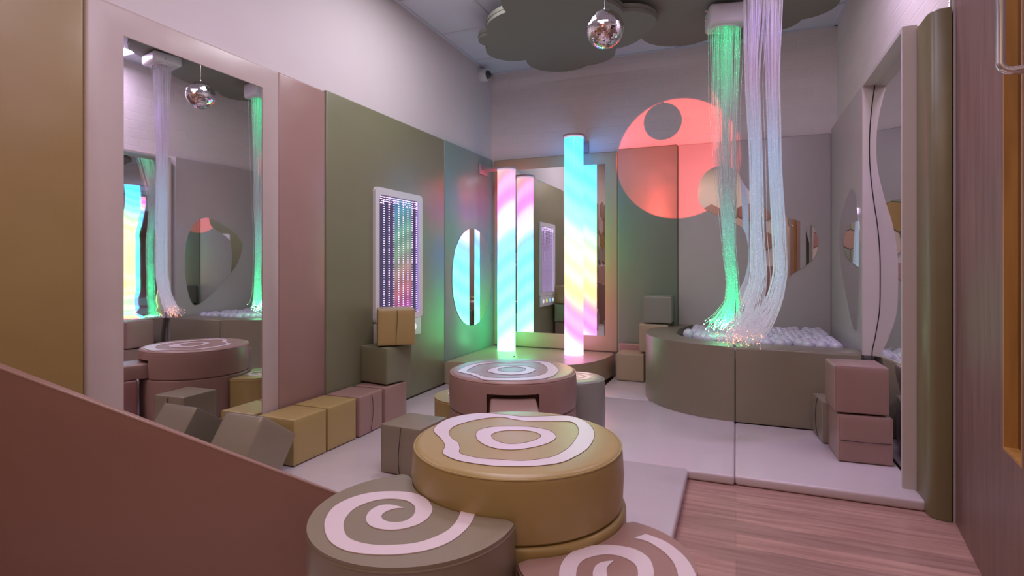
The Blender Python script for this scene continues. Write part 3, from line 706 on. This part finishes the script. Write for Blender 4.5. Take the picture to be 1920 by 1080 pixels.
relobj('piping', tube_path(new_bm(), [S0 + Vector((0, 0, -.003)) + n3 * .003, E3 + n3 * .003 + Vector((0, 0, -.001))], .0035, 6), M['pink'], t)

# ------------------------------------------------------------------ ball pit
PF = 3.585; PZ = .498
out_c = [( -.008, PF)]
for k in range(1, 25):
    a = -PI / 2 - PI / 2 * k / 24; out_c.append((-.008 + .615 * math.cos(a) , 4.20 + .615 * math.sin(a)))
out_c += [(-.62, 4.36), (-.60, 4.47), (-.56, 4.53), (-.506, 4.56), (-.498, 4.65), (-.496, YB - .008)]
inn_c = [(-.30, YB - .008), (-.385, 4.6), (-.41, 4.4)]
for k in range(0, 25):
    a = -PI + PI / 2 * k / 24; inn_c.append((-.008 + .40 * math.cos(a), 4.20 + .40 * math.sin(a)))
t = thing('ball_pit', 'taupe padded ball pit wall, curved on the left and straight on the right', 'ball pit', (-.008, PF, ZM))
relobj('curved_wall', prism_bm(out_c + inn_c, ZM + .0005, PZ, .016, 4), M['pit_olive'], t, ang=50)
relobj('straight_wall', prism_bm([(-.002, PF), (.648, PF), (.668, PF + .035), (.668, 3.80), (-.002, 3.80)], ZM + .0005, PZ, .016, 4), M['pit_olive'], t, ang=50)
relobj('inner_lining', box_bm((-.002, 3.802, ZM + .001), (.668, 3.812, PZ - .02)), M['sage'], t, smooth=False)
relobj('raised_base', prism_bm([(-.28, YB - .012), (-.375, 4.6), (-.40, 4.35), (-.36, 4.03), (-.22, 3.88), (0, 3.82), (.665, 3.82), (.665, YB - .012)], ZM + .0005, .385), M['sage'], t, smooth=False)
# balls
ball_me = None; rb = .0385; cnt = 0
def inside(x, y, m):
    if x > .665 - m or y > YB - .014 - m: return False
    if x >= -.008: return y > 3.815 + m
    if y < 4.2: return math.hypot(x + .008, y - 4.2) < .395 - m
    return x > -.375 + m if y < 4.62 else x > -.36 + (y - 4.62) * .4 + m
def ball(x, y, z):
    global ball_me, cnt
    if ball_me is None:
        bm = new_bm(); bmesh.ops.create_uvsphere(bm, u_segments=24, v_segments=14, radius=rb); o = obj('pit_ball', bm, M['pearl'], ang=180); ball_me = o.data
    else: o = bpy.data.objects.new('pit_ball', ball_me); sc.collection.objects.link(o)
    o.location = (x, y, z); o.rotation_euler = (random.random() * 6, random.random() * 6, 0)
    tag(o, 'pearly translucent ball lying among the others in the ball pit', 'ball', 'pearly balls filling the pit'); cnt += 1
st = 2 * rb + .0006; rowh = st * math.sqrt(3) / 2; y = 3.815 + rb + .002; row = 0; lower = []
while y < YB:
    x = -.40 + (st / 2 if row % 2 else 0)
    while x < .67:
        if inside(x, y, rb + .001): lower.append((x, y, row)); ball(x, y, .3855 + rb)
        x += st
    y += rowh; row += 1
up = st * math.sqrt(2 / 3)
for (x, y, rw) in lower:
    ux, uy = x + st / 2, y + st / (2 * math.sqrt(3))
    nb = [q for q in lower if abs(math.hypot(q[0] - ux, q[1] - uy) - st / math.sqrt(3)) < .004]
    if len(nb) == 3 and inside(ux, uy, rb) and random.random() < (.80 if ux > -.1 else .6): ball(ux, uy, .3855 + rb + up)

# ------------------------------------------------------------------ ceiling clouds
def arc3(a, b, c, n=10):
    ax, ay, bx, by, cx, cy = a.x, a.y, b.x, b.y, c.x, c.y
    d = 2 * (ax * (by - cy) + bx * (cy - ay) + cx * (ay - by))
    if abs(d) < 1e-7: return [(ax, ay), (bx, by)]
    ux = ((ax * ax + ay * ay) * (by - cy) + (bx * bx + by * by) * (cy - ay) + (cx * cx + cy * cy) * (ay - by)) / d
    uy = ((ax * ax + ay * ay) * (cx - bx) + (bx * bx + by * by) * (ax - cx) + (cx * cx + cy * cy) * (bx - ax)) / d
    r = math.hypot(ax - ux, ay - uy); t0 = math.atan2(ay - uy, ax - ux); t1 = math.atan2(by - uy, bx - ux); t2 = math.atan2(cy - uy, cx - ux)
    def ccw(p, q): return (q - p) % (2 * PI)
    if ccw(t0, t1) < ccw(t0, t2): sweep = ccw(t0, t2)
    else: sweep = ccw(t0, t2) - 2 * PI
    return [(ux + r * math.cos(t0 + sweep * k / n), uy + r * math.sin(t0 + sweep * k / n)) for k in range(n)]
def cloud(CM, z, label, thick=.055):
    pts = []; n = len(CM)
    for i in range(n):
        c, m = CM[i]; c2 = CM[(i + 1) % n][0]
        pts += arc3(at(*c, z=z), at(*m, z=z), at(*c2, z=z))
    cx = sum(p[0] for p in pts) / len(pts); cy = sum(p[1] for p in pts) / len(pts)
    t = thing('ceiling_cloud', label, 'ceiling cloud', (cx, cy, z), 0, 'dark clouds under the ceiling')
    relobj('cloud_panel', prism_bm(pts, z, z + thick, 0), M['cloud'], t, ang=35)
    b = tube_path(new_bm(), [(p[0], p[1], z + thick * .5) for p in pts], .004, 5, closed=True); relobj('edge_trim', b, M['cloud_edge'], t)
    for q in (.25, .75):
        p = pts[int(len(pts) * q)]; hx, hy = (p[0] * .5 + cx * .5), (p[1] * .5 + cy * .5)
        relobj('hanger', tube_path(new_bm(), [(hx, hy, z + thick), (hx, hy, ZC - .0005)], .003, 6), M['steel'], t)
cloud([((949, 23), (919, 40)), ((915, 66), (897, 77)), ((914, 87), (938, 112)), ((987, 112.5), (1045, 135)), ((1101, 123), (1140, 113)), ((1152, 92), (1186, 82)), ((1209, 63), (1229, 34)), ((1168, 22), (1135, 2)), ((1083, -6), (1020, -62)), ((948, -22), (939, 2))], 2.66, 'dark grey cloud shaped panel hanging behind the mirror ball')
cloud([((1200, 60), (1270, 87)), ((1345, 66), (1385, 74)), ((1419, 60), (1463, 57)), ((1503, 37), (1546, 25)), ((1555, -14), (1570, -90)), ((1500, -130), (1420, -190)), ((1330, -150), (1230, -170)), ((1170, -60), (1150, 10))], 2.745, 'dark grey cloud shaped panel above the hanging fibre lights')

# ------------------------------------------------------------------ mirror ball
BC = Vector((-.645, 2.885, 2.246)); BR = .0985
t = thing('mirror_ball', 'round mirror ball of small glass tiles hanging from the ceiling', 'mirror ball', BC)
obj('ball_core', lathe(new_bm(), [(0 if k in (0, 24) else (BR - .0015) * math.sin(PI * k / 24), (BR - .0015) * -math.cos(PI * k / 24)) for k in range(25)], 48), M['grout'], t)
b = new_bm(); rows = 34
for i in range(rows):
    la = -PI / 2 + PI * (i + .5) / rows; nn = max(4, int(round(2 * rows * math.cos(la))))
    for k in range(nn):
        lo = 2 * PI * (k + .5) / nn + i * .3
        n = Vector((math.cos(la) * math.cos(lo), math.cos(la) * math.sin(lo), math.sin(la)))
        e = Vector((-math.sin(lo), math.cos(lo), 0)); u = n.cross(e)
        jt = n + e * random.gauss(0, .018) + u * random.gauss(0, .018); jt.normalize(); e2 = (e - jt * e.dot(jt)).normalized(); u2 = jt.cross(e2)
        hw = PI * BR * math.cos(la) / nn * .93; hh = PI * BR / rows / 2 * .93; p = n * (BR + .0005)
        b.faces.new([b.verts.new(p + e2 * sx * hw + u2 * sy * hh) for sx, sy in ((-1, -1), (1, -1), (1, 1), (-1, 1))])
me = bpy.data.meshes.new('mirror_tiles'); b.to_mesh(me); b.free(); me.materials.append(M['ball_tile'])
o = bpy.data.objects.new('mirror_tiles', me); sc.collection.objects.link(o); o.parent = t
obj('hanging_wire', tube_path(new_bm(), [(0, 0, BR), (0, 0, 2.6595 - BC.z)], .0014, 6), M['steel'], t)
obj('hook', lathe(new_bm(), [(0, BR + .016), (.004, BR + .014), (.006, BR + .004), (.010, BR - .001), (0, BR - .001)], 12), M['chrome'], t)

# ------------------------------------------------------------------ fibre optic lights
def fibre_mat(name, col, em_stops, z0, z1, lo=.12, gain=5.5):
    m = bpy.data.materials.new(name); m.use_nodes = True; nt = m.node_tree; nt.nodes.clear()
    g = nt.nodes.new('ShaderNodeNewGeometry'); s = nt.nodes.new('ShaderNodeSeparateXYZ'); nt.links.new(g.outputs['Position'], s.inputs[0])
    mr = nt.nodes.new('ShaderNodeMapRange'); mr.inputs[1].default_value = z0; mr.inputs[2].default_value = z1; nt.links.new(s.outputs[2], mr.inputs[0])
    cr = nt.nodes.new('ShaderNodeValToRGB'); el = cr.color_ramp.elements
    el[0].position, el[0].color = em_stops[0][0], (*em_stops[0][1], 1); el[1].position, el[1].color = em_stops[-1][0], (*em_stops[-1][1], 1)
    for p, c in em_stops[1:-1]: e = el.new(p); e.color = (*c, 1)
    nt.links.new(mr.outputs[0], cr.inputs[0])
    nz = nt.nodes.new('ShaderNodeTexNoise'); nz.inputs['Scale'].default_value = 160; nz.inputs['Detail'].default_value = 1; nt.links.new(g.outputs['Position'], nz.inputs[0])
    r2 = nt.nodes.new('ShaderNodeValToRGB'); r2.color_ramp.elements[0].position = .60; r2.color_ramp.elements[0].color = (lo, lo, lo, 1)
    r2.color_ramp.elements[1].position = .74; r2.color_ramp.elements[1].color = (1, 1, 1, 1); nt.links.new(nz.outputs[0], r2.inputs[0])
    ml = nt.nodes.new('ShaderNodeMath'); ml.operation = 'MULTIPLY'; ml.inputs[1].default_value = gain; nt.links.new(r2.outputs[0], ml.inputs[0])
    e = nt.nodes.new('ShaderNodeEmission'); nt.links.new(cr.outputs[0], e.inputs[0]); nt.links.new(ml.outputs[0], e.inputs[1])
    p = nt.nodes.new('ShaderNodeBsdfPrincipled'); p.inputs['Base Color'].default_value = (*col, 1); p.inputs['Roughness'].default_value = .12
    p.inputs['Transmission Weight'].default_value = .45; p.inputs['Coat Weight'].default_value = .5
    a = nt.nodes.new('ShaderNodeAddShader'); o = nt.nodes.new('ShaderNodeOutputMaterial')
    nt.links.new(e.outputs[0], a.inputs[0]); nt.links.new(p.outputs[0], a.inputs[1]); nt.links.new(a.outputs[0], o.inputs[0])
    return m
def pw(keys, z):
    """piecewise smooth lookup, keys sorted by falling z"""
    for (za, *a), (zb, *b) in zip(keys, keys[1:]):
        if z >= zb:
            f = (za - z) / (za - zb); f = f * f * (3 - 2 * f) * .5 + f * .5
            return [p + (q - p) * f for p, q in zip(a, b)]
    return list(keys[-1][1:])
rr_ = Vector((TC, TS, 0)); ff_ = Vector((-TS, TC, 0))
def fibre_light(label, c, zt, bundles, n, mat, tipmat, box, tips_frac, rad=.0011, tip_r=.003):
    t = thing('fibre_light', label, 'fibre optic light', (c[0], c[1], zt))
    strands = new_bm(); tips = new_bm()
    for s in range(n):
        keys, wgt = bundles[s % len(bundles)]
        u, v = random.gauss(0, .5), random.gauss(0, .5); q = math.hypot(u, v)
        if q > 1: u /= q; v /= q
        if random.random() < .12: u *= 1.6; v *= 1.4
        ztip = keys[-1][0] + random.uniform(-.02, .05); zs = []; z = zt
        ph, am = random.random() * 6, random.uniform(.001, .004)
        N = 26; pts = []
        for k in range(N + 1):
            f = k / N; z = zt + (ztip - zt) * (1 - (1 - f) ** 1.25)
            cx, hw, hd, cd = pw(keys, z)
            pts.append(Vector((c[0], c[1], z)) + rr_ * (cx + u * hw + am * math.sin(z * 7 + ph)) + ff_ * (cd + v * hd + am * math.cos(z * 6 + ph)))
        pts[-1] = pts[-1] + Vector((random.uniform(-.02, .012), random.uniform(-.015, .015), random.uniform(-.02, .02)))
        tube_path(strands, pts, rad, 4, caps=False)
        if random.random() < tips_frac: bmesh.ops.create_icosphere(tips, subdivisions=1, radius=tip_r * random.uniform(.6, 1.2), matrix=Matrix.Translation(pts[-1]))
    o = relobj('fibre_strands', strands, mat, t, ang=180); o['kind'] = 'stuff'
    o = relobj('glowing_tips', tips, tipmat, t); o['kind'] = 'stuff'
    # housing
    w, d, h = box; b = new_bm()
    hb = new_bm(); add_box(hb, (-w / 2, -d / 2, 0), (w / 2, d / 2, h), .022, 4)
    bmesh.ops.rotate(hb, verts=hb.verts, matrix=Matrix.Rotation(YAW * .6, 3, 'Z')); bmesh.ops.translate(hb, verts=hb.verts, vec=Vector((c[0], c[1], zt - .012)))
    hs_ = relobj('housing', hb, M['white_plastic'], t)
    rg = new_bm()
    P = [Vector((c[0], c[1], zt - .015)) + rr_ * (.098 * math.cos(2 * PI * k / 48)) + ff_ * (.072 * math.sin(2 * PI * k / 48)) for k in range(48)]
    tube_path(rg, P, .006, 6, closed=True); relobj('outlet_ring', rg, M['white_plastic'], t)
    for sy in (-.03, .03):
        lp = [Vector((c[0], c[1], zt + h * .55 + sy)) + rr_ * (-w / 2 - .008) + Vector((0, 0, 0)) + rr_ * (.010 * math.cos(a)) + ff_ * (.010 * math.sin(a)) for a in [2 * PI * k / 14 for k in range(14)]]
        b = new_bm(); tube_path(b, lp, .003, 6, closed=True); relobj('fixing_eyelet', b, M['chrome'], t)
    return t
k1 = 3.7 / 1029
def K(y, c_, hw, t_, hd, cd=0.0, ref=1360): k = t_ / 1029; return (1 + (495 - y) * k, (c_ - ref) * k, hw * k, hd * k, cd)
F1c = at(1360, 495, y=3.97)
g_keys = [K(58, 1361, 26, 3.7, 18), K(110, 1361, 25, 3.7, 16), K(200, 1360, 23, 3.7, 15), K(330, 1362, 18, 3.7, 13), K(400, 1364, 12, 3.7, 10), K(460, 1367, 10, 3.7, 8), K(530, 1373, 9, 3.7, 8), K(565, 1373, 11, 3.7, 9), K(590, 1366, 22, 3.7, 12), K(612, 1358, 34, 3.7, 18)]
gm = fibre_mat('green_lit_fibre', (.75, .8, .8), [(0, (.05, .9, .3)), (.12, (.02, .40, .15)), (.22, (.02, .22, .11)), (.35, (.04, .12, .10)), (.5, (.04, .04, .04)), (.7, (.04, .06, .05)), (.82, (.02, .16, .07)), (1, (.01, .30, .11))], .55, 2.6)
fibre_light('green glowing fibre optic strand light falling into the ball pit', (F1c.x, F1c.y), 2.60, [(g_keys, 1)], 115, gm, emit('green_tip', (.25, 1, .45), 22), (.235, .20, .135), .95)
F2c = (.129, 3.138)
t2_ = 2.857
wa = [K(-110, 1426, 34, t2_, 24, 0, 1428), K(0, 1412, 19, t2_, 16, 0, 1428), K(150, 1408, 13, t2_, 12, 0, 1428), K(300, 1415, 11, t2_, 11, 0, 1428), K(420, 1417, 12, t2_, 11, 0, 1428), K(520, 1420, 15, t2_, 12, 0, 1428), K(580, 1408, 22, t2_, 14, .01, 1428), K(615, 1392, 28, t2_, 16, .03, 1428), K(640, 1376, 30, t2_, 20, .06, 1428)]
wb = [K(-110, 1430, 34, t2_, 24, 0, 1428), K(0, 1446, 18, t2_, 16, 0, 1428), K(150, 1446, 12, t2_, 12, 0, 1428), K(300, 1451, 11, t2_, 11, 0, 1428), K(420, 1457, 12, t2_, 11, 0, 1428), K(510, 1461, 12, t2_, 11, 0, 1428), K(560, 1453, 15, t2_, 12, .01, 1428), K(600, 1434, 24, t2_, 14, .03, 1428), K(645, 1404, 34, t2_, 18, .06, 1428)]
wm = fibre_mat('white_lit_fibre', (.72, .70, .76), [(0, (.15, .11, .13)), (.2, (.11, .14, .16)), (.5, (.09, .12, .15)), (.7, (.08, .05, .07)), (1, (.04, .03, .035))], .55, 2.6, .35, 2.6)
fibre_light('pale white fibre optic strand light in two bundles with orange tips', F2c, 2.66, [(wa, 1), (wb, 1)], 190, wm, emit('orange_tip', (1, .30, .12), 4.5), (.24, .22, .085), .38, .0011)

# ------------------------------------------------------------------ camera dome in the corner
t = thing('security_camera', 'white dome security camera in the ceiling corner by the back wall', 'camera', (XW, 4.60, 2.745))
def xlathe(prof): 
    b = lathe(new_bm(), prof, 32); bmesh.ops.rotate(b, verts=b.verts, matrix=Matrix.Rotation(PI / 2, 3, 'Y')); return b
obj('mount_ring', xlathe([(0, .0005), (.060, .0005), (.060, .018), (.057, .020), (0, .020)]), M['white_plastic'], t)
obj('dome_housing', xlathe([(0, .0205), (.058, .0205), (.058, .050), (.050, .066), (.040, .068), (0, .068)]), M['white_plastic'], t)
b = xlathe([(.040, .067), (.038, .080), (.030, .094), (.016, .102), (0, .104)]); dm = obj('lens_dome', b, M['black_glass'], t)
tag(t)

# ------------------------------------------------------------------ door, frame and hinges
H = Vector((.782, 2.600, 0)); dd = Vector((-.1296, -.9916, 0)); dn = Vector((-.9916, .1296, 0))   # dn points into the room
def D(s, z, d): return H + dd * s + dn * d + Vector((0, 0, z))
def door_box(bm, s0, s1, z0, z1, d0, d1, bev=0):
    vs = [bm.verts.new(D(s, z, d)) for s in (s0, s1) for z in (z0, z1) for d in (d0, d1)]
    for f in ((0, 1, 3, 2), (4, 6, 7, 5), (0, 4, 5, 1), (2, 3, 7, 6), (0, 2, 6, 4), (1, 5, 7, 3)): bm.faces.new([vs[i] for i in f])
    return bm
s_a, s_b, z_a, z_b = .648, .822, .478, 1.96; DW = 1.0; DH = 2.14
leaf = new_bm()
for (a, b_, c_, e_) in ((0.004, s_a, .006, DH), (s_b, DW, .006, DH), (s_a, s_b, .006, z_a), (s_a, s_b, z_b, DH)): door_box(leaf, a, b_, c_, e_, -.044, 0)
t = thing('door_1', 'dark brown wooden door with a narrow vision panel at the right edge', 'door', H); t['kind'] = 'structure'
relobj('door_leaf', leaf, M['door_wood'], t, smooth=False)
bd = new_bm()
door_box(bd, s_a, s_a + .008, z_a + .008, z_b - .008, -.03, .0005); door_box(bd, s_b - .008, s_b, z_a + .008, z_b - .008, -.03, .0005)
door_box(bd, s_a, s_b, z_a, z_a + .008, -.03, .0005); door_box(bd, s_a, s_b, z_b - .008, z_b, -.03, .0005)
relobj('glazing_bead', bd, M['orange_wood'], t, smooth=False)
relobj('vision_glass', door_box(new_bm(), s_a + .001, s_b - .001, z_a + .001, z_b - .001, -.036, -.030), M['black_glass'], t, smooth=False)
hb = new_bm()
hz0, hz1, hd_, hs_ = 1.483, 1.86, .052, .868
path = [D(hs_, hz0, 0), D(hs_, hz0, hd_ - .022)] + [D(hs_, hz0 + .022 * (1 - math.cos(a)), hd_ - .022 + .022 * math.sin(a)) for a in (.5, 1.0, 1.35)] + [D(hs_, hz0 + .024, hd_), D(hs_, hz1 - .024, hd_)] + [D(hs_, hz1 - .022 * (1 - math.cos(a)), hd_ - .022 + .022 * math.sin(a)) for a in (1.35, 1.0, .5)] + [D(hs_, hz1, hd_ - .022), D(hs_, hz1, 0)]
h = relobj('pull_handle', tube_path(hb, path, .0105, 16), M['chrome'], t)
hp = new_bm()
for z in (hz0, hz1):
    tube_path(hp, [D(hs_, z, 0), D(hs_, z, .004)], .022, 20)
relobj('mounting_rose', hp, M['chrome'], t)
for z0 in (1.915, 1.036, .243):
    hg = new_bm()
    for k in range(5): tube_path(hg, [H + Vector((-.012, .018, z0 + .125 * k / 5 + .001)), H + Vector((-.012, .018, z0 + .125 * (k + 1) / 5 - .001))], .0062, 12)
    relobj('hinge', hg, M['steel'], t)
struct('door_frame_1' if False else 'trim_2', box_bm((.779, 2.606, 0), (.83, 2.665, 2.2)), M['jamb'])

# ------------------------------------------------------------------ camera side of the room, seen only in the mirrors
def hexpad(bm, u, v, r, mapf, d=.03):
    P = [(u + r * math.cos(PI / 3 * k + PI / 6), v + r * math.sin(PI / 3 * k + PI / 6)) for k in range(6)]
    A = [bm.verts.new(mapf(*p, 0)) for p in P]; B = [bm.verts.new(mapf(u + (p[0] - u) * .96, v + (p[1] - v) * .96, d)) for p in P]
    bm.faces.new(A); bm.faces.new(B)
    for i in range(6): bm.faces.new((A[i], A[(i + 1) % 6], B[(i + 1) % 6], B[i]))
    return bm
hexm = ['moss', 'pink', 'blush', 'gold', 'sage', 'plum']
tH = thing('hexagon_wall_pad', 'patchwork of coloured hexagon pads on the wall behind the viewer', 'wall pad', (-.7, YN, 1.1))
rh = .17
for i in range(9):
    for j in range(4):
        u = XW + .16 + i * rh * math.sqrt(3) + (rh * math.sqrt(3) / 2 if j % 2 else 0); v = 1.15 + j * rh * 1.5
        if u > .60: continue
        relobj('hexagon_pad', hexpad(new_bm(), u, v, rh - .002, lambda a, b, d: (a, YN + .0005 + d, b)), M[hexm[(i * 2 + j * 3) % 6]], tH, smooth=False)
tag(obj('wall_pad', box_bm((XW + .002, YN + .001, .003), (.79, YN + .04, .96), .01), M['pink']), 'dusty pink low wall pad behind the viewer below the hexagons', 'wall pad', 'padded wall panels')
tH = thing('hexagon_wall_pad', 'patchwork of coloured hexagon pads on the left wall beside the viewer', 'wall pad', (XW, -.3, 1.1))
for i in range(4):
    for j in range(4):
        u = -.66 + i * rh * math.sqrt(3) + (rh * math.sqrt(3) / 2 if j % 2 else 0); v = 1.15 + j * rh * 1.5
        if u > .24: continue
        relobj('hexagon_pad', hexpad(new_bm(), u, v, rh - .002, lambda a, b, d: (XW + .0005 + d, a, b)), M[hexm[(i * 3 + j * 2 + 1) % 6]], tH, smooth=False)
tag(obj('wall_pad', box_bm((XW + .001, -.9, .05), (XW + .04, .41, .96), .01), M['pink']), 'dusty pink low wall pad on the left wall beside the viewer', 'wall pad', 'padded wall panels')
yy = YN + .06
for k, (c, wd) in enumerate([('greige', .5), ('blush', .42), ('sage', .4), ('white_plastic', .36), ('greige', .4), ('blush', .3)]):
    if yy + wd > 1.54: wd = 1.54 - yy
    if wd < .05: break
    tag(obj('wall_pad', box_bm((.76, yy, .003), (.7995, yy + wd - .003, 2.0), .01), M[c]), ('%s upright wall pad on the right wall, %s from the rear corner' % ({'greige': 'greige', 'blush': 'blush', 'sage': 'sage', 'white_plastic': 'white'}[c], ('first', 'second', 'third', 'fourth', 'fifth', 'sixth')[k])), 'wall pad', 'padded wall panels'); yy += wd
# projector housing, and an unseen fitting added round the lavender ceiling light
t = tag(obj('ceiling_light', ring_from([(-1.27, .88), (-.03, .88), (-.03, 2.12), (-1.27, 2.12)], [(-1.225, .925), (-.075, .925), (-.075, 2.075), (-1.225, 2.075)], ZC - .0005, ZC - .05, lambda u, v, d: (u, v, d)), M['white_plastic'], smooth=False), 'unseen square frame added round the lavender ceiling light', 'ceiling light')
pj = thing('effect_projector', 'small black effect projector high on a bracket behind the viewer', 'projector', LP)
q = sp.rotation_euler.to_matrix()
b = new_bm(); lathe(b, [(.0, .22), (.05, .22), (.052, .21), (.052, .03), (.045, .012), (.045, .03), (.040, .08), (0, .08)], 28)
bmesh.ops.rotate(b, verts=b.verts, matrix=q); obj('projector_body', b, M['rubber'], pj)
obj('projector_bracket', tube_path(new_bm(), [q @ Vector((0, .05, .12)), q @ Vector((0, .05, .12)) + Vector((0, 0, .3)), Vector((0, -.2, ZC - LP.z - .001))], .01, 8), M['rubber'], pj)
print('balls', cnt)
